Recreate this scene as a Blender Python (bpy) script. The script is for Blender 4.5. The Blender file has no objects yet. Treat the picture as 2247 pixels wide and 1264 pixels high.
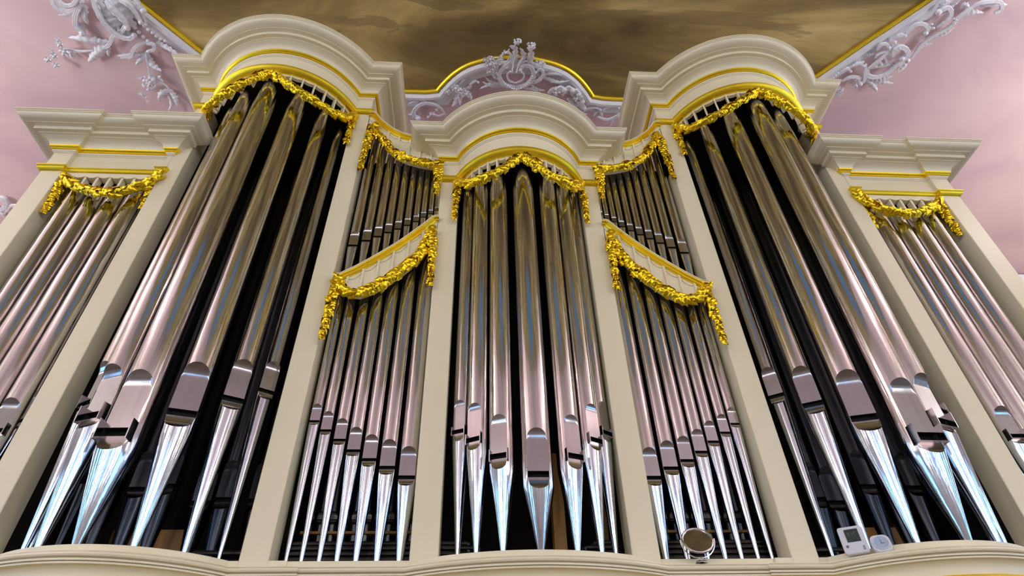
import bpy, math, random
import numpy as np
from mathutils import Matrix, Vector

# ------------------------------------------------------------------ frame, camera, exposure
S = 3.4            # metres per unit of the survey below (distance camera - organ front)
EYE = 1.6          # eye height over the gallery floor
sc = bpy.context.scene
col = sc.collection
FPX, PIT, YAW, ROLL, CX = 1327.26, 0.707371, 0.0723873, -0.0284820, -0.0989572
_cy, _sy = math.cos(YAW), math.sin(YAW)
FWD = np.array([_sy*math.cos(PIT), _cy*math.cos(PIT), math.sin(PIT)])
_R = np.array([_cy, -_sy, 0.0]); _U = np.cross(_R, FWD)
RGT = _R*math.cos(ROLL)+_U*math.sin(ROLL); UPV = -_R*math.sin(ROLL)+_U*math.cos(ROLL)
CAM = np.array([CX, -1.0, 0.0])
cd = bpy.data.cameras.new('camera'); cam = bpy.data.objects.new('camera', cd); col.objects.link(cam)
cd.sensor_fit = 'HORIZONTAL'; cd.sensor_width = 36; cd.lens = FPX/2247*36
cd.clip_start = .05; cd.clip_end = 200
m = Matrix(((RGT[0], UPV[0], -FWD[0], CAM[0]*S), (RGT[1], UPV[1], -FWD[1], CAM[1]*S), (RGT[2], UPV[2], -FWD[2], EYE), (0, 0, 0, 1)))
cam.matrix_world = m
sc.camera = cam
sc.view_settings.view_transform = 'Standard'
sc.view_settings.look = 'None'
sc.view_settings.exposure = 0.50
sc.view_settings.gamma = 1
sc.view_settings.use_curve_mapping = False
w = bpy.data.worlds.new('world'); sc.world = w; w.use_nodes = True
w.node_tree.nodes['Background'].inputs[0].default_value = (.80, .86, 1, 1)
w.node_tree.nodes['Background'].inputs[1].default_value = 1.0
WIN = 10.0           # window brightness
SPOT = 480.0  # strength of the added ceiling lamps
UPL = 140.0       # watts per added wall trough

# ------------------------------------------------------------------ survey helpers (real planes and cylinders)
def ray(px, py): return FWD+RGT*(px-1123.5)/FPX-UPV*(py-632)/FPX
def on_z(px, py, Z): r = ray(px, py); return CAM+r*(Z/r[2])
def on_y(px, py, Y): r = ray(px, py); return CAM+r*((Y+1)/r[1])
def on_x(px, py, X): r = ray(px, py); return CAM+r*((X-CX)/r[0])
def on_cyl(px, py, cx, cy, R):
    r = ray(px, py); a = r[0]**2+r[1]**2; ox, oy = CAM[0]-cx, CAM[1]-cy
    b = 2*(ox*r[0]+oy*r[1]); c = ox*ox+oy*oy-R*R; D = b*b-4*a*c
    t = (-b-math.sqrt(D))/(2*a) if D > 0 else -b/(2*a)
    return CAM+r*t
def V(*a): return np.array(a, float)
def nrm(v):
    l = np.linalg.norm(v); return v/l if l > 1e-12 else v
def crom(pts, n=8):
    P = [np.array(p, float) for p in pts]
    if len(P) < 3: return [P[0]+(P[-1]-P[0])*i/n for i in range(n+1)]
    Q = [2*P[0]-P[1]]+P+[2*P[-1]-P[-2]]; out = []
    for i in range(1, len(Q)-2):
        a, b, c, d = Q[i-1:i+3]
        for k in range(n):
            t = k/n
            out.append(.5*((2*b)+(c-a)*t+(2*a-5*b+4*c-d)*t*t+(3*b-a-3*c+d)*t**3))
    out.append(P[-1]); return out
def resample(pts, step):
    P = np.array(pts); d = np.r_[0, np.cumsum(np.linalg.norm(np.diff(P, axis=0), axis=1))]
    n = max(2, int(d[-1]/step)+1); s = np.linspace(0, d[-1], n)
    return np.stack([np.interp(s, d, P[:, k]) for k in range(P.shape[1])], 1), s/d[-1]

# ------------------------------------------------------------------ mesh building
class MB:
    def __init__(s): s.v = []; s.f = []
    def add(s, vs, fs):
        o = len(s.v); s.v += [tuple(map(float, p)) for p in vs]; s.f += [tuple(i+o for i in f) for f in fs]; return s
    def grid(s, rows, closed=False):
        n = len(rows[0]); vs = [p for r in rows for p in r]; fs = []
        for i in range(len(rows)-1):
            for j in range(n if closed else n-1):
                k = (j+1) % n; fs.append((i*n+j, i*n+k, (i+1)*n+k, (i+1)*n+j))
        return s.add(vs, fs)
    def box(s, x0, x1, y0, y1, z0, z1):
        vs = [(x, y, z) for z in (z0, z1) for y in (y0, y1) for x in (x0, x1)]
        return s.add(vs, [(0, 2, 3, 1), (4, 5, 7, 6), (0, 1, 5, 4), (2, 6, 7, 3), (0, 4, 6, 2), (1, 3, 7, 5)])
    def obox(s, c, ax, ay, az, hx, hy, hz):
        c = np.array(c); vs = [c+ax*hx*i+ay*hy*j+az*hz*k for k in (-1, 1) for j in (-1, 1) for i in (-1, 1)]
        return s.add(vs, [(0, 2, 3, 1), (4, 5, 7, 6), (0, 1, 5, 4), (2, 6, 7, 3), (0, 4, 6, 2), (1, 3, 7, 5)])
    def tube(s, pts, rad, n=8, flat=1.0, up=None, cap=True):
        P = [np.array(p, float) for p in pts]; rows = []; u = np.array(up if up is not None else (0, 0, 1.0))
        for i, p in enumerate(P):
            t = nrm(P[min(i+1, len(P)-1)]-P[max(i-1, 0)])
            a = np.cross(t, u)
            if np.linalg.norm(a) < .05: a = np.cross(t, V(1, .3, 0))
            a = nrm(a); b = nrm(np.cross(a, t)); r = rad[i] if hasattr(rad, '__len__') else rad
            rows.append([p+a*r*math.cos(k*2*math.pi/n)+b*r*flat*math.sin(k*2*math.pi/n) for k in range(n)])
        s.grid(rows, True)
        if cap:
            o = len(s.v)-len(rows)*n
            s.f.append(tuple(range(o+n-1, o-1, -1))); s.f.append(tuple(range(o+(len(rows)-1)*n, o+len(rows)*n)))
        return s
    def ball(s, c, r, n=8, m=6, sc_=(1, 1, 1)):
        rows = []
        for i in range(m+1):
            th = math.pi*i/m
            rows.append([(c[0]+r*sc_[0]*math.sin(th)*math.cos(2*math.pi*k/n), c[1]+r*sc_[1]*math.sin(th)*math.sin(2*math.pi*k/n), c[2]+r*sc_[2]*math.cos(th)) for k in range(n)])
        return s.grid(rows, True)
    def leaf(s, base, tip, nv, wd, lobes=3, curl=.3, cup=.25, n=10, lob=.38, bend=0.0):
        """lobed blade from base to tip, raised along its rib, tip curling off along nv"""
        base = np.array(base, float); tip = np.array(tip, float); d = tip-base; L = np.linalg.norm(d)
        if L < 1e-6: return s
        d = d/L; side = nrm(np.cross(d, nv)); nv = nrm(np.cross(side, d)); rows = []
        for i in range(n+1):
            t = i/n
            wv = wd*(math.sin(math.pi*min(1, (t*.92+.08)))**.6)*(1-.25*t)
            tooth = 1-lob*(.5+.5*math.cos(2*math.pi*lobes*t))
            wv = wv*tooth if 0 < i < n else wd*.06
            c = base+d*L*t+nv*(curl*L*(t**2.2)+.10*L*math.sin(math.pi*t))+side*bend*L*math.sin(math.pi*t)
            rows.append([c-side*wv-nv*wv*cup*1.2, c-side*wv*.5+nv*wv*cup*.15, c+nv*wv*cup*.55, c+side*wv*.5+nv*wv*cup*.15, c+side*wv-nv*wv*cup*1.2])
        return s.grid(rows)
    def build(s, name, mat, parent=None, sharp=24, label=None, flip=False):
        me = bpy.data.meshes.new(name); off = Vector((0, 0, 0))
        p = parent
        while p is not None: off += p.location; p = p.parent
        vs = [(x*S-off.x, y*S-off.y, z*S+EYE-off.z) for x, y, z in s.v]
        me.from_pydata(vs, [], s.f); me.materials.append(mat)
        me.shade_smooth()
        me.set_sharp_from_angle(angle=math.radians(sharp))
        me.update()
        o = bpy.data.objects.new(name, me); col.objects.link(o)
        if parent: o.parent = parent
        if label: o['label'] = label
        return o
def tag(o, label, cat, group=None, kind=None):
    o['label'] = label; o['category'] = cat
    if group: o['group'] = group
    if kind: o['kind'] = kind
    return o
def root(name, x, y, z, label, cat, group=None):
    o = bpy.data.objects.new(name, None); o.empty_display_size = .05; col.objects.link(o)
    o.location = (x*S, y*S, z*S+EYE); return tag(o, label, cat, group)
def struct(o): o['kind'] = 'structure'; return o

# ------------------------------------------------------------------ materials
def mat(name, base, rough=.5, metal=0.0, spec=.5, coat=0.0):
    m = bpy.data.materials.new(name); m.use_nodes = True; b = m.node_tree.nodes['Principled BSDF']
    b.inputs['Base Color'].default_value = (*base, 1); b.inputs['Roughness'].default_value = rough
    b.inputs['Metallic'].default_value = metal; b.inputs['Specular IOR Level'].default_value = spec
    b.inputs['Coat Weight'].default_value = coat
    return m, m.node_tree, b
def noise(nt, scale, vec=(1, 1, 1), detail=4, dist=0.0, rough=.5):
    tc = nt.nodes.new('ShaderNodeTexCoord'); mp = nt.nodes.new('ShaderNodeMapping'); nz = nt.nodes.new('ShaderNodeTexNoise')
    mp.inputs['Scale'].default_value = vec; nz.inputs['Scale'].default_value = scale; nz.inputs['Detail'].default_value = detail
    nz.inputs['Distortion'].default_value = dist; nz.inputs['Roughness'].default_value = rough
    nt.links.new(tc.outputs['Object'], mp.inputs[0]); nt.links.new(mp.outputs[0], nz.inputs[0]); return nz, mp
def ramp(nt, src, stops):
    r = nt.nodes.new('ShaderNodeValToRGB'); e = r.color_ramp.elements
    while len(e) < len(stops): e.new(.5)
    for k, (p, c) in enumerate(stops): e[k].position = p; e[k].color = (*c, 1)
    nt.links.new(src, r.inputs[0]); return r
def bump(nt, b, src, st, dist=.01):
    bp = nt.nodes.new('ShaderNodeBump'); bp.inputs['Strength'].default_value = st; bp.inputs['Distance'].default_value = dist
    nt.links.new(src, bp.inputs['Height']); nt.links.new(bp.outputs[0], b.inputs['Normal'])
def varied(name, c1, c2, rough, scale=3, vec=(1, 1, 1), st=0.0, dist=.003, metal=0.0, spec=.5, detail=4):
    m, nt, b = mat(name, c1, rough, metal, spec); nz, _ = noise(nt, scale, vec, detail)
    r = ramp(nt, nz.outputs[0], [(.3, c1), (.7, c2)]); nt.links.new(r.outputs[0], b.inputs['Base Color'])
    if st: bump(nt, b, nz.outputs[0], st, dist)
    return m
M = {}
M['cream'] = varied('painted_cream_wood', (.81, .725, .50), (.86, .785, .55), .34, 2.0, (1, 1, .35))
M['gold'] = varied('gilding', (1.0, .76, .05), (.97, .70, .035), .40, 5, st=.04, dist=.002, metal=1.0)
M['goldleaf'] = varied('gilded_carving', (1.0, .74, .035), (.95, .66, .02), .36, 30, st=.10, dist=.002, metal=1.0)
def tin(name, c1, c2, rough, st, zs=.5, sc_=26):
    m, nt, b = mat(name, c1, rough, 1.0); nz, _ = noise(nt, sc_, (1, 1, zs/sc_*4), 3, .2)
    r = ramp(nt, nz.outputs[0], [(.3, c1), (.7, c2)]); nt.links.new(r.outputs[0], b.inputs['Base Color'])
    bump(nt, b, nz.outputs[0], st, .004); return m
M['tin'] = tin('polished_tin_body', (.60, .575, .56), (.70, .675, .655), .11, .50, .5, 52)
M['tinfoot'] = tin('polished_tin_foot', (.54, .58, .65), (.70, .74, .80), .10, .20, .3, 40)
M['lip'] = tin('planished_lip', (.43, .42, .43), (.48, .47, .48), .15, .05)
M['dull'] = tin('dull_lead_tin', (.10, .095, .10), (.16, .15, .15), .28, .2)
M['shadetin'] = tin('shade_dark_inner_tin', (.040, .042, .050), (.075, .08, .09), .28, .2)  # darker copy of the dull tin, standing in for shade inside the towers
M['slot'] = mat('mouth_shade_black', (.006, .005, .005), .9)[0]  # near-black stands in for the shade inside a pipe mouth
M['dark'] = varied('shade_dark_wood', (.012, .008, .006), (.03, .018, .010), .8, 4, (1, 1, .2))  # near-black wood, shade of the case interior put into its colour
M['oak'] = varied('orange_inner_wood', (.36, .17, .035), (.52, .27, .07), .5, 14, (3, 3, .25))
M['stucco'] = varied('white_stucco', (.88, .88, .92), (.93, .93, .95), .45, 5)
M['pink'] = None
M['plaster'] = varied('pale_wall_plaster', (.46, .43, .42), (.54, .50, .48), .8, 1.2)
M['floor'] = varied('gallery_floor_boards', (.15, .11, .08), (.20, .15, .10), .5, 2, (8, .6, 1))
M['chrome'] = mat('chrome', (.8, .8, .84), .12, 1.0)[0]
M['glass'] = mat('mirror_glass', (.75, .75, .72), .02, 1.0)[0]
M['plastic'] = mat('white_plastic', (.72, .72, .78), .35)[0]
M['lcd'] = varied('lcd_screen', (.035, .045, .035), (.06, .075, .055), .25, 20)
M['bluedial'] = varied('pale_blue_dial', (.36, .47, .60), (.44, .55, .68), .4, 10)
M['ink'] = mat('grey_ink', (.16, .17, .2), .5)[0]
def em(name, c, s):
    m = bpy.data.materials.new(name); m.use_nodes = True; nt = m.node_tree; nt.nodes.clear()
    e = nt.nodes.new('ShaderNodeEmission'); o = nt.nodes.new('ShaderNodeOutputMaterial')
    e.inputs[0].default_value = (*c, 1); e.inputs[1].default_value = s; nt.links.new(e.outputs[0], o.inputs[0]); return m
M['daylight'] = em('bright_window_daylight', (1.0, .97, .92), WIN)
M['sky'] = em('blue_sky_window', (.24, .54, 1.0), 4.0)
M['lamp'] = em('added_lamp_glow', (1.0, .95, .88), SPOT)
# pink vault paint with soft mauve clouds
m, nt, b = mat('pink_vault_paint', (.6, .4, .43), .75)
nz, mp = noise(nt, .55, (1, 1.6, 1), 3, .6); r = ramp(nt, nz.outputs[0], [(.30, (.71, .52, .56)), (.5, (.82, .61, .61)), (.68, (.88, .67, .66))])
nt.links.new(r.outputs[0], b.inputs['Base Color']); M['pink'] = m
# painted sky of the fresco: brown and ochre storm clouds round a small blue opening
m, nt, b = mat('fresco_storm_sky', (.3, .2, .1), .7)
nz, mp = noise(nt, .55, (.34, 1.5, 1), 6, 1.1, .56)
r = ramp(nt, nz.outputs[0], [(.34, (.16, .108, .034)), (.43, (.27, .19, .060)), (.50, (.45, .33, .11)), (.57, (.66, .51, .19)), (.66, (.82, .67, .30))])
nz2, mp2 = noise(nt, .9, (.30, 1.3, 1), 5, 1.8); r2 = ramp(nt, nz2.outputs[0], [(.535, (0, 0, 0)), (.56, (1, 1, 1))])
mx = nt.nodes.new('ShaderNodeMixRGB'); mx.inputs[2].default_value = (.24, .165, .062, 1); nt.links.new(r.outputs[0], mx.inputs[1])
ml = nt.nodes.new('ShaderNodeMath'); ml.operation = 'MULTIPLY'; ml.inputs[1].default_value = .55; nt.links.new(r2.outputs[0], ml.inputs[0]); nt.links.new(ml.outputs[0], mx.inputs[0])
tc = nt.nodes.new('ShaderNodeTexCoord'); mp3 = nt.nodes.new('ShaderNodeMapping'); gr = nt.nodes.new('ShaderNodeTexGradient'); gr.gradient_type = 'SPHERICAL'
BX, BY, BRX, BRY = .02, -1.86, .66, .56
mp3.vector_type = 'POINT'; mp3.inputs['Location'].default_value = (-BX/BRX, -BY/BRY, -(2.1*S+EYE)/(S*.8)); mp3.inputs['Scale'].default_value = (1/(BRX*S), 1/(BRY*S), 1/(S*.8))
nt.links.new(tc.outputs['Object'], mp3.inputs[0]); nt.links.new(mp3.outputs[0], gr.inputs[0])
r3 = ramp(nt, gr.outputs[0], [(.12, (0, 0, 0)), (.30, (1, 1, 1))])
mx2 = nt.nodes.new('ShaderNodeMixRGB'); mx2.inputs[2].default_value = (.20, .40, .66, 1)
nt.links.new(mx.outputs[0], mx2.inputs[1]); nt.links.new(r3.outputs[0], mx2.inputs[0]); nt.links.new(mx2.outputs[0], b.inputs['Base Color']); M['fresco'] = m

# ------------------------------------------------------------------ the room: vault, walls, floor, windows
ZC = 2.1; ZF = -EYE/S; XW = 3.0; YB = 1.35; YN = -7.0
struct(MB().add([(-XW, YN, ZC), (XW, YN, ZC), (XW, YB, ZC), (-XW, YB, ZC)], [(0, 3, 2, 1)]).build('ceiling', M['pink']))
struct(MB().add([(-XW, YN, ZF), (XW, YN, ZF), (XW, YB, ZF), (-XW, YB, ZF)], [(0, 1, 2, 3)]).build('floor', M['floor']))
struct(MB().box(-XW, XW, YB, YB+.1, ZF, ZC).build('wall_back', M['pink']))
def zr(p): return (.50, 1.95) if p < -3 else (.12, .95)     # tall windows down the nave, low ones beside the gallery
def side_wall(sx, name, openings):
    mb = MB(); x0, x1 = (sx*XW, sx*(XW+.12)); a, b_ = min(x0, x1), max(x0, x1)
    ys = [YN]+[y for o in openings for y in o]+[YB]
    for k in range(0, len(ys), 2): mb.box(a, b_, ys[k], ys[k+1], ZF, ZC)
    for (p, q) in openings: z0, z1 = zr(p); mb.box(a, b_, p, q, ZF, z0); mb.box(a, b_, p, q, z1, ZC)
    struct(mb.build(name, M['plaster']))
ops = [(-6.6, -6.1), (-5.6, -5.1), (-4.6, -4.1), (-3.6, -3.1), (-2.6, -2.1), (-1.6, -1.1), (-.6, -.1)]
side_wall(-1, 'wall_left', ops); side_wall(1, 'wall_right', ops)
nwin = 0
for sx in (-1, 1):
    for (p, q) in ops:
        nwin += 1; x = sx*(XW+.08); z0, z1 = zr(p)
        wr = MB(); wr.add([(x, p, z0), (x, q, z0), (x, q, z1), (x, p, z1)], [(0, 1, 2, 3)])
        o = struct(wr.build('window_%d' % nwin, M['daylight' if p < -3 and p != -4.6 else 'sky']))
        fr = MB(); x2 = sx*(XW+.05)
        for k in range(1, 3): y = p+(q-p)*k/3; fr.box(x2-.006, x2+.006, y-.012, y+.012, z0, z1)
        for k in range(1, 5): z = z0+(z1-z0)*k/5; fr.box(x2-.006, x2+.006, p, q, z-.008, z+.008)
        fr.build('window_frame', M['stucco'], o)
mb = MB(); fops = [(-2.5, -2.2), (-1.7, -1.4), (-.85, -.6), (-.12, .12), (.6, .85), (1.4, 1.7), (2.2, 2.5)]; xs = [-XW]+[v for o in fops for v in o]+[XW]
for k in range(0, len(xs), 2): mb.box(xs[k], xs[k+1], YN-.12, YN, ZF, ZC)
for p, q in fops: mb.box(p, q, YN-.12, YN, ZF, .4); mb.box(p, q, YN-.12, YN, 1.9, ZC)
struct(mb.build('wall_far', M['plaster']))
for p, q in fops:
    nwin += 1; y = YN-.08
    o = struct(MB().add([(p, y, .4), (q, y, .4), (q, y, 1.9), (p, y, 1.9)], [(0, 1, 2, 3)]).build('window_%d' % nwin, M['daylight' if nwin in (16, 20) else 'sky']))
    fr = MB()
    for k in range(1, 2): x = p+(q-p)*k/2; fr.box(x-.008, x+.008, YN-.06, YN-.048, .4, 1.9)
    for k in range(1, 7): z = .4+1.5*k/7; fr.box(p, q, YN-.06, YN-.048, z-.008, z+.008)
    fr.build('window_frame', M['stucco'], o)
# wall cornice at the head of the back wall
mb = MB(); prof = [(0, 1.90), (-.02, 1.90), (-.03, 1.93), (-.05, 1.95), (-.06, 1.99), (-.09, 2.02), (-.10, 2.06), (-.10, 2.09), (0, 2.09)]
mb.grid([[(-XW, YB+p, z), (XW, YB+p, z)] for p, z in prof]); struct(mb.build('trim_1', M['stucco']))
for k, (x, y) in enumerate([(-2.45, -.55), (2.45, -.55), (-2.7, -3.85), (2.7, -3.85)]):  # unseen lamps, added for brightness and pipe highlights
    o = root('added_ceiling_lamp', x, y, ZC-.02, 'added small round ceiling lamp on the '+['left side near the organ', 'right side near the organ', 'left side farther down the nave', 'right side farther down the nave'][k], 'lamp', 'added ceiling lamps')
    a = MB(); a.tube([(x, y, ZC-.001), (x, y, ZC-.02)], .045, 20); a.build('housing', M['stucco'], o)
    a = MB(); a.tube([(x, y, ZC-.02), (x, y, ZC-.024)], .032, 20); a.build('light_disc', M['lamp'], o)

# unseen wall troughs with lights, added to brighten the vault
for sx, nm in ((-1, 'left'), (1, 'right')):
    for k, y in enumerate((-.2, -1.35)):
        x = sx*2.88; o = root('added_uplighter', x, y, 1.20, 'added long white light trough on the %s wall, %s one from the organ' % (nm, ('nearer', 'farther')[k]), 'lamp', 'added wall lights')
        tr = MB(); tr.box(x-.05, x+.05, y-.30, y+.30, 1.16, 1.165)
        for a, b_, c, d in ((x-.055, x-.05, y-.305, y+.305), (x+.05, x+.055, y-.305, y+.305), (x-.05, x+.05, y-.305, y-.30), (x-.05, x+.05, y+.30, y+.305)): tr.box(a, b_, c, d, 1.16, 1.20)
        tr.box(min(x+sx*.055, x+sx*.12), max(x+sx*.055, x+sx*.12), y-.02, y+.02, 1.165, 1.185); tr.build('trough', M['stucco'], o)
        ld = bpy.data.lights.new('vault_fill', 'AREA'); ld.shape = 'RECTANGLE'; ld.size = .09*S; ld.size_y = .58*S; ld.energy = UPL; ld.color = (1.0, .96, .95)
        lo = bpy.data.objects.new('added_fill_light', ld); col.objects.link(lo); lo.parent = o; lo.location = (0, 0, -.02*S); lo.rotation_euler = (math.pi, -sx*.25, 0)

# ------------------------------------------------------------------ ceiling painting and its frame
XF = .03
half = [(0, .128), (.06, .131), (.13, .145), (.19, .168), (.24, .203), (.28, .245), (.305, .277), (.345, .283), (.45, .284), (.62, .285), (.80, .28), (.95, .262), (1.05, .225),
        (1.14, .155), (1.262, .015), (1.395, -.13), (1.55, -.31), (1.68, -.5), (1.77, -.72), (1.78, -1.0), (1.70, -1.40), (1.45, -1.78), (1.0, -2.13), (.5, -2.34), (0, -2.40)]
half = [tuple(q) for q in crom([V(*q) for q in half[:7]], 3)]+[tuple(q) for q in crom([V(*q) for q in half[7:14]], 2)]+half[14:]
outl = [(XF+x, y) for x, y in half]+[(XF-x, y) for x, y in half[-2:0:-1]]
n = len(outl)
tag(MB().add([(x, y, ZC-.004) for x, y in outl]+[(x, y, ZC-.001) for x, y in outl], [tuple(range(n)), tuple(range(2*n-1, n-1, -1))]+[(i, (i+1) % n, n+(i+1) % n, n+i) for i in range(n)]).build('ceiling_painting', M['fresco']),
    'large ceiling painting of brown storm clouds inside a gilt edge', 'painting')
def offset_loop(pts, o):
    out = []; n = len(pts)
    for i in range(n):
        a, b_, c = np.array(pts[i-1]), np.array(pts[i]), np.array(pts[(i+1) % n]); d1, d2 = nrm(b_-a), nrm(c-b_)
        n1, n2 = V(-d1[1], d1[0]), V(-d2[1], d2[0]); k = 1+n1@n2; out.append(b_+o*(n1+n2)/max(k, .45))
    return out
def loop_sweep(prof):
    mb = MB(); rows = []
    for o, h in prof:
        L = offset_loop(outl, o); rows.append([(p[0], p[1], ZC-h) for p in L])
    return mb.grid(rows, True)
fr = root('painting_frame', XF, .3, ZC, 'white stucco moulding with gilt inner edge around the ceiling painting', 'frame')
sg = 1 if np.linalg.norm(offset_loop(outl, .05)[40]-V(XF, -1)) > np.linalg.norm(np.array(outl[40])-V(XF, -1)) else -1
loop_sweep([(sg*a, h) for a, h in [(0, .001), (-.001, .012), (.004, .017), (.010, .016), (.014, .008)]]).build('gilt_edge', M['gold'], fr)
loop_sweep([(sg*a, h) for a, h in [(.014, .004), (.017, .020), (.024, .027), (.033, .026), (.042, .017), (.050, .010), (.062, .012), (.070, .012), (.073, .007), (.077, .001)]]).build('moulding', M['stucco'], fr)

# ------------------------------------------------------------------ stucco ornament on the vault
PXU = 1/620.
def cp(p, h=0): return on_z(p[0], p[1], ZC-h)
DN = V(0, 0, -1.0)
rnd = random.Random(4)
def orn_scroll(mb, pts, w0, w1, h=.016, knob=True):
    P = crom([cp(p, h) for p in pts], 6); n_ = len(P)
    rad = [PXU*(w0+(w1-w0)*i/(n_-1)) for i in range(n_)]
    rad = [r_*(.35+.65*math.sin(math.pi*min(.5, (i+.5)/n_*1.6)))*(1+.10*math.sin(i*1.9)) for i, r_ in enumerate(rad)]
    mb.tube(P, rad, 8, 1.15)
    for e_ in (-.62, .62):
        Q = []
        for i, q in enumerate(P):
            t = nrm(P[min(i+1, n_-1)]-P[max(i-1, 0)]); sd = nrm(np.cross(t, DN)); Q.append(q+DN*rad[i]*.75+sd*rad[i]*e_)
        mb.tube(Q, [r_*.42 for r_ in rad], 6)
    if knob: mb.ball(P[-1]+DN*.004, PXU*w1*1.35, 8, 6)
def orn_leaf(mb, a, b_, wd, lobes=4, curl=.22, h0=.010, h1=.014):
    mb.leaf(cp(a, h0), cp(b_, h1), DN, PXU*wd*1.3, lobes, curl, .5, 6*lobes+2, .36, rnd.uniform(-.22, .22))
def orn_flower(mb, c, r_, k=6, h=.030):
    C0 = cp(c, h)
    for i in range(k):
        a = 2*math.pi*i/k+rnd.random()*.4; d = V(math.cos(a), math.sin(a), -.25)
        mb.leaf(C0, C0+d*PXU*r_, DN, PXU*r_*.42, 1, .25, .5, 6, .1)
    mb.ball(C0+DN*.006, PXU*r_*.3, 8, 6)
def orn_beads(mb, pts, r0, r1, h=.02):
    P, t = resample(crom([cp(p, h) for p in pts], 6), PXU*(r0+r1)*1.0)
    for p, s_ in zip(P, t): mb.ball(p, PXU*(r0+(r1-r0)*s_), 7, 5)
def orn_grapes(mb, c, rx, ry, k, br):
    for i in range(k):
        a = rnd.random()*6.28; q = math.sqrt(rnd.random()); mb.ball(cp((c[0]+rx*q*math.cos(a), c[1]+ry*q*math.sin(a)), .012+.03*(1-q*q)), PXU*br*(.8+.4*rnd.random()), 7, 5)
def ornament(name, label, cat, parts, group='white stucco ornaments on the vault'):
    c = cp(parts[0][2][0][1][0] if isinstance(parts[0][2][0][1], list) else parts[0][2][0][1], 0)
    o = root(name, c[0], c[1], c[2], label, cat, group)
    for pname, _, items in parts:
        for it in items:
            k = it[0]; mb = MB()
            fn = {'s': orn_scroll, 'l': orn_leaf, 'f': orn_flower, 'b': orn_beads, 'g': orn_grapes}[k]; fn(mb, *it[1:])
            mb.build({'s': 'scroll', 'l': 'leaf', 'f': 'flower', 'b': 'bead_string', 'g': 'berry_cluster'}[k], M['stucco'], o, sharp=50)
def fan(base, tips, wd, lobes=4, curl=.25): return [('l', base, t, wd, lobes, curl) for t in tips]
ornament('stucco_cartouche', 'large white stucco cartouche of shells and leaves at the painting edge above the middle tower', 'ornament', [
    ('cartouche_ring', 0, [('s', [(1131, 190), (1108, 185), (1096, 168), (1100, 152), (1112, 146)], 6, 3.2, .03), ('s', [(1131, 190), (1156, 184), (1170, 165), (1166, 148), (1150, 143), (1142, 152)], 6.5, 3.2, .03),
                    ('s', [(1131, 182), (1117, 176), (1113, 164), (1120, 156)], 2.5, 1.6, .035), ('s', [(1131, 182), (1145, 176), (1150, 165), (1144, 157)], 2.5, 1.6, .035),
                    ('b', [(1110, 186), (1126, 195), (1140, 195), (1158, 184), (1168, 168)], 3, 2.4, .042)]),
    ('shell', 0, fan((1129, 158), [(1126, 112), (1138, 110), (1150, 118), (1160, 124), (1118, 118)], 7, 5, .35)+
     fan((1133, 150), [(1133, 84), (1140, 88)], 8, 5, .45)+fan((1140, 150), [(1164, 90), (1170, 97)], 8, 5, .45)+
     [('l', (1130, 110), (1126, 84), 7, 3, .7, .05, .06), ('l', (1160, 112), (1172, 92), 8, 3, .7, .05, .06), ('g', (1135, 91), 9, 6, 22, 2.6), ('g', (1166, 100), 9, 8, 22, 2.6), ('b', [(1124, 158), (1126, 140), (1129, 124)], 2.2, 1.4, .06), ('b', [(1133, 158), (1139, 140), (1148, 125)], 2.2, 1.4, .06)]),
    ('side_leaves', 0, [('s', [(1108, 146), (1122, 132), (1120, 118), (1110, 114)], 4, 2.2, .035), ('s', [(1100, 150), (1112, 138), (1116, 128)], 4, 2, .03), ('l', (1098, 125), (1108, 106), 4, 3), ('l', (1112, 120), (1118, 104), 3, 3), ('l', (1150, 150), (1176, 122), 6, 5, .3), ('l', (1148, 152), (1170, 134), 6, 4, .3),
                     ('s', [(1160, 182), (1180, 176), (1192, 162), (1186, 152), (1176, 158)], 5, 2.4, .03), ('g', (1184, 142), 12, 10, 26, 2.8), ('l', (1172, 172), (1188, 150), 6, 4), ('l', (1180, 165), (1235, 160), 6, 5, .2), ('l', (1185, 162), (1250, 172), 5, 6, .15), ('l', (1180, 168), (1228, 178), 5, 5, .15),
                     ('l', (1165, 188), (1196, 196), 5, 4, .15), ('l', (1150, 195), (1188, 206), 4, 4, .1), ('l', (1108, 190), (1052, 192), 6, 6, .12), ('l', (1110, 184), (1058, 176), 5, 6, .12), ('l', (1105, 182), (1064, 166), 4, 4, .12)]),
    ('flower_spray', 0, [('f', (1088, 138), 12), ('f', (1076, 128), 10), ('f', (1082, 150), 11), ('f', (1070, 142), 9), ('f', (1090, 158), 8), ('f', (1064, 130), 6), ('f', (1074, 156), 8), ('f', (1098, 128), 8), ('g', (1082, 142), 18, 18, 40, 2.2), ('l', (1070, 150), (1060, 128), 4, 3), ('l', (1080, 160), (1096, 172), 4, 3)])])
ornament('stucco_flower_spray', 'white stucco flower and leaf spray on the moulding just left of the middle tower cornice', 'ornament', [
    ('flowers', 0, [('f', (1000, 192), 12), ('f', (1012, 202), 13), ('f', (1024, 204), 11), ('f', (982, 200), 9), ('f', (1006, 212), 9), ('g', (1008, 200), 14, 12, 26, 2.4)]),
    ('leaves', 0, [('l', (1005, 190), (1022, 170), 7, 4), ('l', (1005, 188), (995, 178), 6, 3), ('l', (980, 200), (966, 198), 5, 3), ('l', (985, 206), (974, 222), 5, 3), ('l', (1000, 208), (992, 232), 7, 4), ('l', (1014, 210), (1010, 230), 5, 4), ('l', (1020, 205), (1036, 218), 7, 3), ('l', (1020, 196), (1036, 184), 5, 3), ('s', [(1030, 186), (1042, 178), (1050, 180)], 3, 2, .02), ('l', (990, 205), (976, 196), 4, 3)])])
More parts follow.
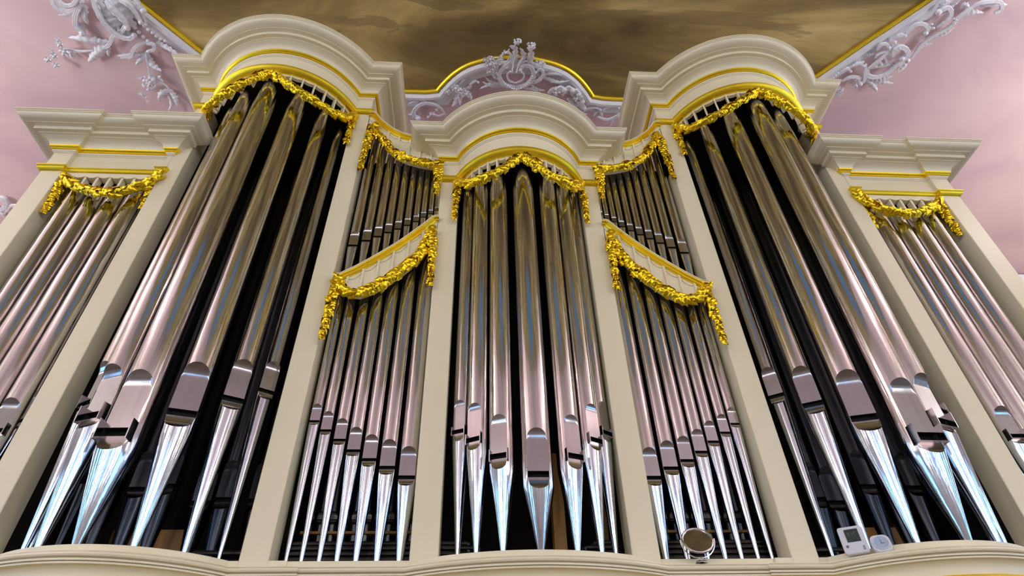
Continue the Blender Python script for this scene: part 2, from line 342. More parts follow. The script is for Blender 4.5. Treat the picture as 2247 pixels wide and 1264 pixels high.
ornament('stucco_scroll', 'curling white stucco acanthus scroll beside the left tall tower cornice', 'ornament', [
    ('stem', 0, [('s', [(978, 252), (966, 236), (945, 226), (925, 228), (910, 240), (908, 252), (918, 258)], 3, 5, .02), ('s', [(975, 250), (962, 254), (952, 250)], 2.2, 2, .02)]),
    ('leaves', 0, [('l', (930, 226), (896, 224), 4, 6), ('l', (945, 226), (925, 214), 4, 5), ('l', (960, 232), (930, 216), 4, 6), ('l', (912, 244), (895, 250), 5, 3), ('l', (916, 254), (924, 246), 5, 3), ('f', (946, 248), 5), ('f', (940, 255), 4), ('f', (958, 240), 4)]),
    ('berries', 0, [('b', [(896, 210), (892, 222)], 2.2, 2.2, .02), ('b', [(938, 258), (952, 246)], 2, 2, .02)])])
ornament('stucco_rocaille', 'ruffled white stucco rocaille band right of the middle tower cornice', 'ornament', [
    ('ruffle', 0, [('s', [(1202, 205), (1212, 196), (1220, 194)], 4, 4.5, .025), ('s', [(1220, 202), (1228, 192), (1238, 196)], 4.5, 5, .03), ('s', [(1240, 205), (1246, 192), (1256, 197)], 4.5, 5, .03), ('s', [(1252, 208), (1262, 198), (1270, 206)], 4.5, 5, .03), ('s', [(1262, 218), (1274, 212), (1278, 222)], 4, 4.5, .025), ('s', [(1266, 232), (1276, 226), (1282, 236)], 3.5, 4, .02)]),
    ('leaves', 0, [('l', (1256, 200), (1266, 190), 5, 3), ('l', (1245, 215), (1268, 240), 7, 6, .1), ('l', (1262, 210), (1282, 240), 7, 6, .1), ('g', (1228, 204), 22, 6, 26, 2.6), ('g', (1266, 216), 10, 12, 22, 2.4), ('l', (1270, 240), (1290, 248), 4, 3)])])
ornament('stucco_scroll', 'white stucco scroll with a hanging tendril beside the right tall tower cornice', 'ornament', [
    ('stem', 0, [('s', [(1280, 246), (1292, 238), (1308, 236), (1318, 240)], 2.6, 2.2, .02), ('s', [(1318, 248), (1328, 238), (1340, 234), (1358, 236)], 2.6, 2, .02), ('s', [(1312, 256), (1330, 262), (1345, 258), (1360, 250)], 3.4, 2.4, .02), ('s', [(1340, 276), (1346, 262), (1358, 254)], 2, 3, .02)]),
    ('leaves', 0, [('l', (1312, 238), (1318, 226), 5, 3), ('l', (1316, 240), (1302, 254), 4, 3), ('l', (1318, 244), (1322, 256), 3, 3), ('l', (1334, 236), (1354, 236), 4, 4), ('l', (1318, 258), (1308, 254), 4, 3)])])
ornament('stucco_rocaille', 'big white stucco rocaille corner piece with hanging leaf sprays at the upper left', 'ornament', [
    ('cartouche', 0, [('s', [(200, -10), (215, 25), (235, 55), (262, 78), (285, 84), (296, 76)], 6, 4, .03), ('s', [(262, 0), (286, 10), (302, 30), (310, 48)], 6, 4, .04), ('s', [(232, 0), (250, 20), (272, 40), (280, 60)], 7, 5, .035), ('s', [(222, 20), (240, 34), (262, 66)], 4, 3, .02), ('s', [(296, -5), (306, 12), (316, 22)], 6, 5, .04), ('s', [(300, 15), (312, 34), (318, 52)], 5, 4, .035), ('l', (222, 8), (258, 74), 20, 5, .05), ('l', (240, -20), (300, 60), 22, 5, .08), ('l', (205, -15), (232, 18), 10, 3, .3), ('l', (270, 66), (298, 84), 9, 4, .1)]),
    ('upper_scrolls', 0, [('s', [(112, -8), (122, 12), (145, 24), (165, 20), (180, 2)], 5, 4, .02), ('s', [(125, -5), (140, 10), (158, 10), (172, -4)], 4, 3, .03), ('l', (165, 24), (130, 30), 5, 4), ('s', [(182, 0), (168, 30), (168, 55), (182, 72)], 5, 5, .02), ('l', (176, 10), (195, 52), 8, 3, .1), ('l', (168, 50), (186, 76), 8, 4, .1), ('l', (185, 10), (190, 40), 6, 3)]),
    ('spray_left', 0, [('s', [(278, 45), (270, 66), (250, 78), (242, 95), (232, 104)], 5, 3.5, .02, False), ('l', (238, 98), (152, 80), 9, 5, .08), ('l', (240, 92), (178, 88), 6, 5, .08), ('l', (238, 100), (196, 134), 11, 6, .08), ('l', (236, 104), (240, 122), 5, 3), ('s', [(205, 110), (178, 112), (150, 108), (135, 112)], 2.5, 2, .02, False), ('f', (132, 96), 9), ('f', (142, 112), 12), ('f', (128, 86), 7), ('f', (120, 122), 9), ('f', (106, 130), 9), ('f', (124, 142), 9), ('f', (116, 112), 6), ('l', (160, 112), (172, 126), 4, 3), ('l', (155, 112), (165, 130), 4, 3)]),
    ('spray_right', 0, [('s', [(330, 92), (308, 96), (294, 108), (288, 120), (265, 124)], 3, 4, .02, False), ('s', [(322, 96), (336, 96), (338, 108), (326, 112)], 4, 3, .025), ('l', (290, 120), (258, 120), 5, 3), ('l', (322, 120), (284, 126), 6, 5), ('l', (318, 122), (300, 140), 6, 4), ('l', (320, 118), (358, 152), 9, 5), ('l', (322, 120), (340, 148), 6, 4), ('l', (340, 94), (402, 120), 7, 6), ('l', (345, 90), (390, 112), 4, 5), ('s', [(320, 112), (322, 130), (326, 148), (328, 165)], 2, 2, .02, False), ('g', (328, 182), 17, 16, 60, 2.9), ('l', (340, 172), (362, 178), 5, 3), ('l', (342, 170), (354, 164), 4, 3), ('l', (318, 176), (302, 170), 5, 3), ('s', [(338, 176), (362, 186), (374, 202)], 2, 2, .02, False), ('l', (370, 196), (392, 230), 7, 5), ('l', (372, 200), (350, 218), 8, 4), ('l', (366, 206), (372, 240), 5, 3), ('f', (312, 205), 7), ('f', (322, 212), 6), ('f', (323, 221), 5), ('f', (308, 206), 5)]),
    ('bead_trail', 0, [('b', [(310, 48), (322, 62), (335, 72), (348, 84), (362, 90)], 4.5, 3.5, .025), ('b', [(296, 60), (308, 74), (318, 84), (324, 90)], 4.5, 4, .025)])])
ornament('stucco_rocaille', 'long pierced white stucco rocaille band along the moulding at the upper right', 'ornament', [
    ('shell_scroll', 0, [('s', [(1905, 152), (1904, 164), (1920, 168), (1945, 160), (1972, 138), (1990, 132)], 5, 4.5, .025), ('s', [(1960, 124), (1962, 110), (1974, 102), (1988, 108), (1990, 122), (1978, 128)], 6, 4.5, .035), ('s', [(1905, 150), (1922, 138), (1940, 120), (1958, 104), (1962, 92)], 4.5, 3.5, .03), ('s', [(1920, 128), (1928, 118), (1945, 112), (1950, 108)], 3, 2.5, .03)]+[('s', [(1918+11*i, 138-7*i), (1924+11*i, 148-6*i)], 2.2, 2, .02, False) for i in range(5)]+[('l', (1908, 150), (1962, 140), 7, 4, .05)]),
    ('upper_scrolls', 0, [('s', [(1985, 80), (2005, 56), (2025, 52), (2036, 62), (2030, 72)], 4.5, 4, .03), ('s', [(1925, 110), (1932, 98), (1944, 96), (1950, 104)], 4, 3, .03), ('l', (1950, 92), (1946, 80), 4, 3), ('l', (1966, 82), (1980, 78), 5, 3), ('s', [(1964, 86), (1974, 76), (1985, 78)], 4, 3, .03), ('l', (1890, 118), (1918, 116), 5, 4), ('s', [(2056, 60), (2075, 45), (2086, 28), (2078, 16), (2058, 26)], 4, 5, .03), ('l', (2056, 30), (2092, 8), 7, 3), ('l', (2080, 20), (2106, -4), 6, 4), ('s', [(2030, 44), (2046, 28), (2056, 8), (2072, -6)], 3, 3, .03), ('l', (2056, 10), (2084, 2), 5, 4), ('g', (2046, 56), 5, 10, 8, 3), ('l', (2110, 10), (2126, 16), 6, 3)]),
    ('long_stem', 0, [('s', [(1975, 134), (1998, 128), (2014, 108), (2030, 90), (2052, 76), (2080, 60), (2104, 38), (2130, 16)], 3.2, 4, .02, False), ('s', [(2130, 18), (2150, 6), (2180, 2), (2196, 6), (2196, 20), (2182, 28)], 4.5, 3.5, .02, False), ('l', (2102, 36), (2156, 26), 7, 5, .1), ('l', (2150, 12), (2208, 8), 6, 3, .1), ('l', (2040, 84), (2094, 56), 6, 6, .1), ('l', (2010, 112), (2046, 92), 6, 4), ('l', (2016, 104), (2030, 84), 6, 3), ('l', (1992, 130), (1964, 156), 7, 4), ('l', (1990, 134), (1968, 150), 4, 3), ('f', (2096, 42), 8), ('f', (2092, 50), 6)]),
    ('lower_scrolls', 0, [('s', [(1848, 178), (1866, 168), (1884, 170), (1886, 180)], 4, 3.5, .025), ('s', [(1900, 140), (1898, 160), (1896, 176), (1888, 184)], 4, 3, .03), ('l', (1860, 176), (1880, 190), 6, 4), ('l', (1898, 176), (1922, 196), 8, 5), ('l', (1900, 178), (1956, 162), 7, 7), ('l', (1902, 182), (1958, 178), 6, 6), ('l', (1905, 182), (1944, 172), 4, 5), ('b', [(1822, 176), (1838, 162), (1852, 152), (1868, 146), (1880, 138), (1894, 136)], 3.6, 3, .025), ('s', [(1848, 156), (1860, 150), (1866, 156)], 3, 2.4, .03), ('s', [(1870, 146), (1886, 138), (1894, 144)], 3.4, 2.6, .03)])])
ornament('stucco_leaf', 'small white stucco leaf at the right tall tower cornice corner', 'ornament', [
    ('leaves', 0, [('l', (1836, 205), (1852, 192), 8, 4, .1), ('l', (1832, 208), (1850, 202), 6, 4, .1), ('l', (1830, 200), (1844, 188), 6, 3, .1)])])
ornament('stucco_scroll', 'white stucco scroll end at the far left edge beside the outer post', 'ornament', [
    ('stem', 0, [('s', [(-10, 436), (8, 434), (14, 448), (4, 460)], 6, 5, .02), ('s', [(6, 470), (22, 452), (40, 450)], 5, 3.5, .02)]),
    ('leaves', 0, [('l', (2, 462), (14, 478), 7, 3, .1), ('l', (-8, 450), (-2, 470), 7, 3, .1)])])

# ------------------------------------------------------------------ organ case: plan paths of the mouldings
def arc(cx, cY, R, p, yl=0.0, n=36, sgn=1):
    ph = math.acos(max(-1, min(1, (cY+p-yl)/(R+p))))
    return [(cx+(R+p)*math.sin(-ph+2*ph*i/n), cY-(R+p)*math.cos(-ph+2*ph*i/n)) for i in range(n+1)]
CR, CYY = .1723, .0753          # middle tower frieze circle
BR, BYY, BXX = .2124, .0864, .654   # tall towers
def path_centre(p): return [(-.199-p, .30), (-.199-p, -p)]+arc(0, CYY, CR, p)+[(.199+p, -p), (.199+p, .30)]
def path_big(sx):
    def f(p):
        q = [(.415-p, .30), (.415-p, -p)]+arc(BXX, BYY, BR, p)+[(.893+p, -p), (.893+p, .30)]
        return [(sx*x, y) for x, y in q]
    return f
def path_outer(sx):
    def f(p):
        q = [(.886-p, .0), (.886-p, -p-.0012), (.897+p, -p-.0012), (.897+p, .010-p), (1.130-p, .010-p), (1.130-p, -p), (1.177+p, -p), (1.177+p, .34)]
        return [(sx*x, y) for x, y in q]
    return f
PCREAM = [(.084, 0), (.084, -.0035), (.0815, -.0045), (.0815, -.007), (.079, -.0085), (.0785, -.011), (.0765, -.0145), (.0725, -.0175), (.067, -.0195), (.061, -.0205), (.058, -.0208), (.058, -.0225),
          (.047, -.0225), (.046, -.0235), (.046, -.033), (.036, -.033), (.036, -.0352), (.0325, -.0358), (.031, -.0365), (.025, -.0385), (.0195, -.042), (.0155, -.047), (.0135, -.0525)]
PGOLD = [(.0135, -.0525), (.0125, -.056), (.0095, -.0585), (.0075, -.0595), (.0085, -.0605), (.0085, -.0625), (.0060, -.0635)]
PFRZ = [(.0060, -.0635), (.0050, -.067), (.0025, -.069), (.0022, -.0705), (.0008, -.0712), (0, -.072), (0, -.1265)]
PLOW = [(0, -.1265), (.0110, -.1265), (.0110, -.129), (.0080, -.1315), (.0070, -.133), (.0082, -.1345), (.0082, -.1365), (.0060, -.139), (.0015, -.1415), (0, -.142), (-.012, -.142)]
def sweep(pathf, prof, T): return MB().grid([[(x, y, T+z) for x, y in pathf(p)] for p, z in prof])
def entablature(name, label, pathf, T, cx, extra=None):
    o = root(name, cx, 0, T-.142, label, 'cornice', 'organ case cornices')
    mb = sweep(pathf, PCREAM, T); top = pathf(.084); mb.add([(x, y, T) for x, y in top], [tuple(range(len(top)))])
    low = pathf(-.012); MB().add([(x, y, T-.125) for x, y in low], [tuple(range(len(low)))]).build('inner_ceiling', M['dark'], o)  # dark colour stands in for shade above the pipes
    mb.build('cornice_moulding', M['cream'], o); sweep(pathf, PGOLD, T).build('upper_gilt_band', M['gold'], o)
    sweep(pathf, PFRZ, T).build('frieze', M['cream'], o); sweep(pathf, PLOW, T).build('lower_gilt_band', M['gold'], o)
    if extra: extra(o, T)
    return o
TC, TB, TO = 1.348, 1.634, 1.350
def lattice(o, R, cx, cY, T, thmax, k, zfun):
    """ribs and scalloped valance under the gilt band of a round tower"""
    R = R-.008; n_ = k
    for i in range(1, n_):
        th = -thmax+2*thmax*i/n_; d = V(math.sin(th), -math.cos(th), 0); t = V(math.cos(th), math.sin(th), 0)
        z1 = T-.1415; z0 = zfun(th); c = V(cx, cY, (z0+z1)/2)+d*(R-.004)
        MB().obox(c, t, d, V(0, 0, 1), .0021, .006, (z1-z0)/2).build('rib', M['cream'], o)
    rows = [[], [], [], []]; mm = 8
    for i in range(n_*mm+1):
        th = -thmax+2*thmax*i/(n_*mm); s_ = math.sin(math.pi*((i % mm)/mm)); d = V(math.sin(th), -math.cos(th), 0); z = T-.1455-.0045*s_
        for r_, (rr, zz) in enumerate([(R, T-.141), (R, z), (R-.009, z), (R-.009, T-.141)]): rows[r_].append(V(cx, cY, zz)+d*rr)
    MB().grid(rows).build('valance', M['cream'], o)
ZBG = [1.473, 1.446, 1.421, 1.406, 1.400, 1.404, 1.424, 1.468]
thC = math.acos(CYY/CR); thB = math.acos(BYY/BR)
ec = entablature('organ_cornice', 'curved cream and gilt cornice of the low middle tower', path_centre, TC, 0,
                 lambda o, T: lattice(o, CR, 0, CYY, T, thC, 15, lambda th: float(np.interp(abs(th), [0, .11, .26, .42, .62, .86, 1.12], [1.186, 1.167, 1.141, 1.127, 1.130, 1.152, 1.19]))+.014))
for sx, nm in ((-1, 'left'), (1, 'right')):
    e = entablature('organ_cornice', 'tall curved cream and gilt cornice of the %s round tower' % nm, path_big(sx), TB, sx*BXX,
                    lambda o, T, sx=sx: lattice(o, BR, sx*BXX, BYY, T, thB, 15, lambda th: float(np.interp(abs(th), [0.0, .13, .30, .47, .64, .82, .98, 1.12], ZBG))+.014))
    a, b_ = sorted((sx*.415, sx*.425)); MB().box(a, b_, .0005, .30, 1.30, TB-.142).build('side_wall', M['cream'], e)
    def ext(o, T, sx=sx):
        z1 = T-.1415; k = 8
        for i in range(1, k):
            x = sx*(.893+(1.126-.893)*i/k); zz = 1.190-.044*math.sin(math.pi*i/k)
            MB().box(x-.0028, x+.0028, .006, .022, zz-.004, z1).build('rib', M['cream'], o)
        rows = [[], [], [], []]
        for i in range(k*8+1):
            x = sx*(.893+(1.126-.893)*i/(k*8)); z = z1-.012-.0055*math.sin(math.pi*((i % 8)/8))
            for r_, (yy, zz) in enumerate([(.004, z1), (.004, z), (.024, z), (.024, z1)]): rows[r_].append((x, yy, zz))
        MB().grid(rows).build('valance', M['cream'], o)
    entablature('organ_cornice', 'straight stepped cream and gilt cornice of the %s outer flat' % nm, path_outer(sx), TO, sx*1.03, ext)

# posts
def post(x0, x1, ztop, label, tp=0):
    o = root('organ_post', (x0+x1)/2, 0, .26, label, 'post', 'organ case posts')
    b_ = .0012; mb = MB(); rows = []
    for z, k in ((.26, 0), (ztop, 1)):
        a0, a1 = x0+tp*k, x1-tp*k
        rows.append([(a0, .048, z), (a0, b_, z), (a0+b_, 0, z), (a1-b_, 0, z), (a1, b_, z), (a1, .048, z)])
    mb.grid(rows, True); mb.build('post_shaft', M['cream'], o, sharp=15); return o
post(-.1995, -.1540, TC-.142, 'cream post on the left side of the middle tower'); post(.1540, .1995, TC-.142, 'cream post on the right side of the middle tower')
for sx, nm in ((-1, 'left'), (1, 'right')):
    for a, c, z, l in ((.415, .460, TB-.142, 'cream post between the %s tall tower and the middle bay'), (.848, .893, TB-.142, 'cream post between the %s tall tower and the outer flat'), (1.126, 1.177, TO-.142, 'outermost cream post at the %s end of the organ')):
        x0, x1 = sorted((sx*a, sx*c)); post(x0, x1, z, l % nm)

# sill and base moulding
def path_base(p):
    h = [(.385-p, .004-p), (.385-p, -p)]+arc(BXX, .1566, .2386, p)+[(.90, -p), (1.4, -p)]
    c = arc(0, .3605, .4075, p, .004)
    return [(-x, y) for x, y in h[::-1]]+c+h
sill = root('organ_sill', 0, 0, .10, 'moulded cream sill running under all the pipes', 'sill')
PB = [(.012, .2838), (.0145, .2831), (.0150, .2813), (.0200, .280), (.0238, .277), (.0245, .2745), (.0235, .2722), (.0200, .2708), (.0165, .2702), (.0165, .2695), (.0235, .2692), (.0235, .2665), (.0190, .2662), (.0190, .2650), (.0225, .2648), (.0225, .2625), (.0175, .262), (.0140, .2590), (.0120, .2550), (.0115, .2500), (.0115, .2428)]
MB().grid([[(x, y, z) for x, y in path_base(p)] for p, z in [(-.09, .2838)]+PB]).build('base_moulding', M['cream'], sill)
MB().grid([[(x, y, z) for x, y in path_base(p)] for p, z in [(-.07, .2955), (-.003, .2955), (-.002, .2947), (-.002, .282)]]).build('sill_board', M['cream'], sill)
MB().grid([[(x, y, z) for x, y in path_base(p)] for p, z in [(.0115, .2428), (.018, .238), (.020, .234), (.018, .230), (.012, .228)]]).build('gilt_bead', M['gold'], sill)
MB().grid([[(x, y, z) for x, y in path_base(p)] for p, z in [(.010, .229), (.010, .0), (.004, -.1), (.004, ZF)]]).build('lower_case', M['cream'], sill)
# inside of the case, its shade put into the dark colour
inside = root('case_interior', 0, .2, .26, 'wooden inside of the organ case behind the pipes, coloured shade-dark', 'case')
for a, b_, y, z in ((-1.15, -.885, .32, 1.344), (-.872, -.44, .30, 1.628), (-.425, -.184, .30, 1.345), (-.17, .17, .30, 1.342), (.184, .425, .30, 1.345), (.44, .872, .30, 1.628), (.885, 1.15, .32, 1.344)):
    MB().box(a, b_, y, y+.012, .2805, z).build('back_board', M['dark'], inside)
    MB().box(a, b_, .055 if abs(a) > 1 or abs(b_) > 1 or .18 < abs(a) < .43 and b_ != -.44 and a != .44 else .03, y, z, z+.003).build('added_roof_board', M['dark'], inside)  # dark boards added to keep light out of the case
for s_ in (-1, 1):
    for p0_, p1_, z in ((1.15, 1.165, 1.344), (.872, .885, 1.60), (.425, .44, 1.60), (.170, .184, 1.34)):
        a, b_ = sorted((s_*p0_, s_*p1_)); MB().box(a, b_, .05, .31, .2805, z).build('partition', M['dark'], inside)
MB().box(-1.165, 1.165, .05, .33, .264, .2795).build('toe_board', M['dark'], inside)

# ------------------------------------------------------------------ middle bays: curved gilt shelves with panels
def curve_xz(pts):
    P = crom([V(x, 0, z) for x, z in pts], 8); return [(p[0], p[2]) for p in P]
lowtop = [(.412, .879), (.400, .880)]+curve_xz([(.397, .882), (.366, .905), (.322, .944), (.285, .980), (.254, 1.015), (.228, 1.046), (.212, 1.067)])+[(.205, 1.071), (.1965, 1.0715)]
uptop = [(.416, 1.492), (.400, 1.492)]+curve_xz([(.392, 1.482), (.374, 1.453), (.356, 1.432), (.336, 1.413), (.314, 1.397), (.288, 1.387), (.262, 1.382), (.235, 1.380)])+[(.199, 1.379)]
low_g = [on_y(x, y, -.010)[[0, 2]] for x, y in [(743, 621), (760, 638), (786, 643), (813, 634), (836, 623), (859.5, 608), (886, 589), (909, 569.5), (932.6, 543), (947.6, 508)]]
up_g = [on_y(x, y, -.010)[[0, 2]] for x, y in [(822, 272), (828, 289), (840, 305), (854, 324), (872.6, 338), (895, 348), (920, 354.5), (944.6, 358.6), (959, 360)]]
low_g = [(-a, b_) for a, b_ in low_g]; up_g = [(-a, b_) for a, b_ in up_g]
def zof(curve, x):
    c = sorted(curve, key=lambda q: q[0]); return float(np.interp(x, [q[0] for q in c], [q[1] for q in c]))
def shelf(name, label, sx, top, gar, k, xa, xb):
    o = root(name, sx*.305, 0, top[len(top)//2][1], label, 'shelf', 'curved gilt shelves of the middle bays')
    P = [np.array(t) for t in top]; rows = []
    def rowset(prof):
        rs = []
        for dy, dz in prof:
            row = []
            for i, p in enumerate(P):
                d1 = nrm(P[i]-P[max(i-1, 0)]) if i else nrm(P[1]-P[0]); d2 = nrm(P[min(i+1, len(P)-1)]-P[i]) if i < len(P)-1 else d1
                n1 = V(d1[1], -d1[0]); n2 = V(d2[1], -d2[0])
                if n1[1] > 0: n1 = -n1
                if n2[1] > 0: n2 = -n2
                q = p+dz*(n1+n2)/(1+n1@n2); row.append((sx*q[0], dy, q[1]))
            rs.append(row)
        return rs
    MB().grid(rowset([(.07, 0), (-.0135, 0), (-.0135, .0022), (-.0115, .0026)])).build('top_fillet', M['cream'], o)
    MB().grid(rowset([(-.0115, .0026), (-.0110, .0042), (-.0070, .0062), (-.0052, .0072), (-.0066, .0080), (-.0066, .0100), (-.0035, .0122), (.001, .0125)])).build('gilt_moulding', M['gold'], o)
    xs = np.linspace(xa, xb, 40); f = [(sx*x, 0, zof(top, x)-.008) for x in xs]; g = [(sx*x, 0, zof(gar, x)) for x in xs]
    MB().grid([[(a, .012, c) for a, b_, c in f], f, g, [(a, .012, c) for a, b_, c in g]]).build('panel', M['cream'], o)
    st = (xb-xa)/k; mbv = MB()
    for i in range(k+1):
        x = xa+st*i
        if 0 < i < k: z1 = zof(top, x)-.012; z0 = min(zof(gar, x), z1-.01); MB().box(sx*x-.0022, sx*x+.0022, -.0045, .002, z0, z1).build('rib', M['cream'], o)
        if i < k:
            pts = []
            for j in range(9):
                t = j/8; xx = x+st*t; pts.append((sx*xx, -.0012, zof(top, x)*(1-t)+zof(top, x+st)*t-.0175-.0105*math.sin(math.pi*t)))
            mbv.tube(pts, .0014, 6, up=(0, 1, 0))
    mbv.build('scallop_line', M['cream'], o); return o
for sx, nm in ((-1, 'left'), (1, 'right')):
    shelf('organ_shelf', 'sloping curved gilt-edged shelf halfway up the %s middle bay' % nm, sx, lowtop, low_g, 7, .200, .413)
    shelf('organ_shelf', 'curved gilt moulding at the top of the %s middle bay, between tall and middle towers' % nm, sx, uptop, up_g, 7, .200, .413)

# ------------------------------------------------------------------ gilded oak-leaf garlands
def garland(name, label, runs, group='gilded leaf garlands', rosettes=()):
    c = np.array(runs[0][1][0]); o = root(name, c[0], c[1], c[2], label, 'garland', group); g = random.Random(int(abs(c[0])*1000)+7)
    for pname, pts, r0, r1, outward in runs:
        mb = MB(); P, t = resample(crom(pts, 6), .0135); n_ = len(P)
        rad = [max(.003, (r0+(r1-r0)*s_)) for s_ in t]
        mb.tube(P, [r_*.62 for r_ in rad], 8)
        for i in range(n_):
            d = nrm(P[min(i+1, n_-1)]-P[max(i-1, 0)]); ov = outward(P[i]) if callable(outward) else V(*outward)
            ov = nrm(ov-d*(ov@d)); sd = np.cross(d, ov); r_ = rad[i]
            for k, a in enumerate((-105, -68, -32, 4, 38, 72, 108)):
                if (k+i) % 2: continue
                a2 = math.radians(a+g.uniform(-12, 12)); nn = ov*math.cos(a2)+sd*math.sin(a2)
                b0 = P[i]+nn*r_*.50+d*g.uniform(-.002, .002)-d*r_*.5; L = r_*g.uniform(2.3, 3.0)
                tw = sd*math.cos(a2)-ov*math.sin(a2); tip = b0+d*L+tw*L*g.uniform(-.35, .35)+nn*r_*.15
                mb.leaf(b0, tip, nn, r_*g.uniform(.92, 1.15), 3, g.uniform(.08, .22), .50, 18, .34, g.uniform(-.15, .15))
        mb.build(pname, M['goldleaf'], o, sharp=70)
    for c in rosettes:
        mb = MB(); cc = np.array(c)
        for i in range(7):
            a = i*.9; mb.leaf(cc, cc+V(math.cos(a), 0, math.sin(a))*.012, V(0, -1, 0), .006, 1, .2, .5, 6, .1)
        mb.tube([cc+V(math.cos(a)*.009*(1-.05*a), -.008, math.sin(a)*.009*(1-.05*a)) for a in np.linspace(0, 9, 28)], .0026, 6, up=(0, 1, 0)); mb.ball(cc+V(0, -.009, 0), .004)
        mb.build('rosette', M['goldleaf'], o)
    return o
GR = .0103
def cyl_run(pts, cx, cY, R): return [on_cyl(x, y, cx, cY, R) for x, y in pts]
def outc(cx, cY): return lambda p: nrm(V(p[0]-cx, p[1]-cY, 0))
rg = CR+.004
L_ = [(-.153, -.017, 1.190), (-.137, -.044, 1.152), (-.110, -.069, 1.130), (-.074, -.090, 1.127), (-.046, -.099, 1.141), (-.018, -.104, 1.167), (-.001, -.106, 1.186)]
garland('leaf_garland', 'gilded leaf garland in two swags across the middle tower top', [
    ('swag', L_[::-1], GR, GR*.95, outc(0, CYY)), ('swag', [(-x, y, z) for x, y, z in L_[::-1]], GR, GR*.95, outc(0, CYY)),
    ('tassel', [(-.156, -.010, 1.190), (-.158, -.010, 1.150), (-.159, -.010, 1.105), (-.159, -.010, 1.066)], GR*.9, GR*.55, (0, -1, 0)), ('tassel', [(.156, -.010, 1.190), (.158, -.010, 1.150), (.159, -.010, 1.105), (.159, -.010, 1.066)], GR*.9, GR*.55, (0, -1, 0))])
B_ = [(-.2*0+0, 1.470)]
for sx, nm in ((-1, 'left'), (1, 'right')):
    def q(th, z, sx=sx): return V(sx*BXX+(BR+.006)*math.sin(th), BYY-(BR+.006)*math.cos(th), z)
    th = [0.0, .13, .30, .47, .64, .82, .98, 1.12]; zz = ZBG
    garland('leaf_garland', 'gilded leaf garland in two swags across the %s tall tower top' % nm, [
        ('swag', [q(a, z) for a, z in zip(th, zz)], GR*1.05, GR, outc(sx*BXX, BYY)), ('swag', [q(-a, z) for a, z in zip(th, zz)], GR*1.05, GR, outc(sx*BXX, BYY)),
        ('tassel', [(sx*.456, -.008, 1.462), (sx*.457, -.008, 1.42), (sx*.458, -.008, 1.380), (sx*.458, -.008, 1.352)], GR, GR*.6, (0, -1, 0)), ('tassel', [(sx*.852, -.008, 1.462), (sx*.851, -.008, 1.42), (sx*.850, -.008, 1.380), (sx*.850, -.008, 1.352)], GR, GR*.6, (0, -1, 0))])
    lo = [V(sx*a, -.008, b_) for a, b_ in low_g]; garland('leaf_garland', 'gilded leaf garland under the sloping shelf of the %s middle bay' % nm, [
        ('swag', lo[::-1], GR*1.15, GR*1.05, (0, -1, 0)), ('tassel', [V(sx*.402, -.010, .842), V(sx*.4035, -.010, .80), V(sx*.405, -.010, .755), V(sx*.406, -.010, .716)], GR, GR*.6, (0, -1, 0)),
        ('tassel', [V(sx*.207, -.010, 1.000), V(sx*.205, -.010, .955), V(sx*.204, -.010, .90), V(sx*.203, -.010, .860)], GR, GR*.6, (0, -1, 0))], rosettes=[(sx*.401, -.012, .851), (sx*.209, -.012, 1.018)])
    up = [V(sx*a, -.008, b_) for a, b_ in up_g]; garland('leaf_garland', 'gilded leaf garland under the high curved moulding of the %s middle bay' % nm, [
        ('swag', up, GR, GR, (0, -1, 0)), ('tassel', [V(sx*.398, -.010, 1.420), V(sx*.401, -.010, 1.36), V(sx*.404, -.010, 1.30), V(sx*.406, -.010, 1.245)], GR*1.1, GR*.6, (0, -1, 0)),
        ('tassel', [V(sx*.209, -.010, 1.250), V(sx*.208, -.010, 1.21), V(sx*.207, -.010, 1.155)], GR, GR*.6, (0, -1, 0))])
    og = [(-1.108, 1.186), (-1.088, 1.166), (-1.067, 1.150), (-1.036, 1.136), (-1.002, 1.126), (-.974, 1.125), (-.950, 1.133), (-.926, 1.145), (-.907, 1.162), (-.893, 1.184)]
    garland('leaf_garland', 'gilded leaf garland across the %s outer flat' % nm, [
        ('swag', [V(-sx*a, -.006, b_) for a, b_ in og], GR*1.05, GR*1.05, (0, -1, 0)), ('tassel', [V(sx*1.118, .012, 1.185), V(sx*1.118, .014, 1.15), V(sx*1.118, .016, 1.085)], GR, GR*.7, (-sx*.7, -.7, 0)),
        ('tassel', [V(sx*.901, .008, 1.185), V(sx*.901, .010, 1.15), V(sx*.901, .012, 1.10)], GR*.9, GR*.6, (sx*.5, -.85, 0))])

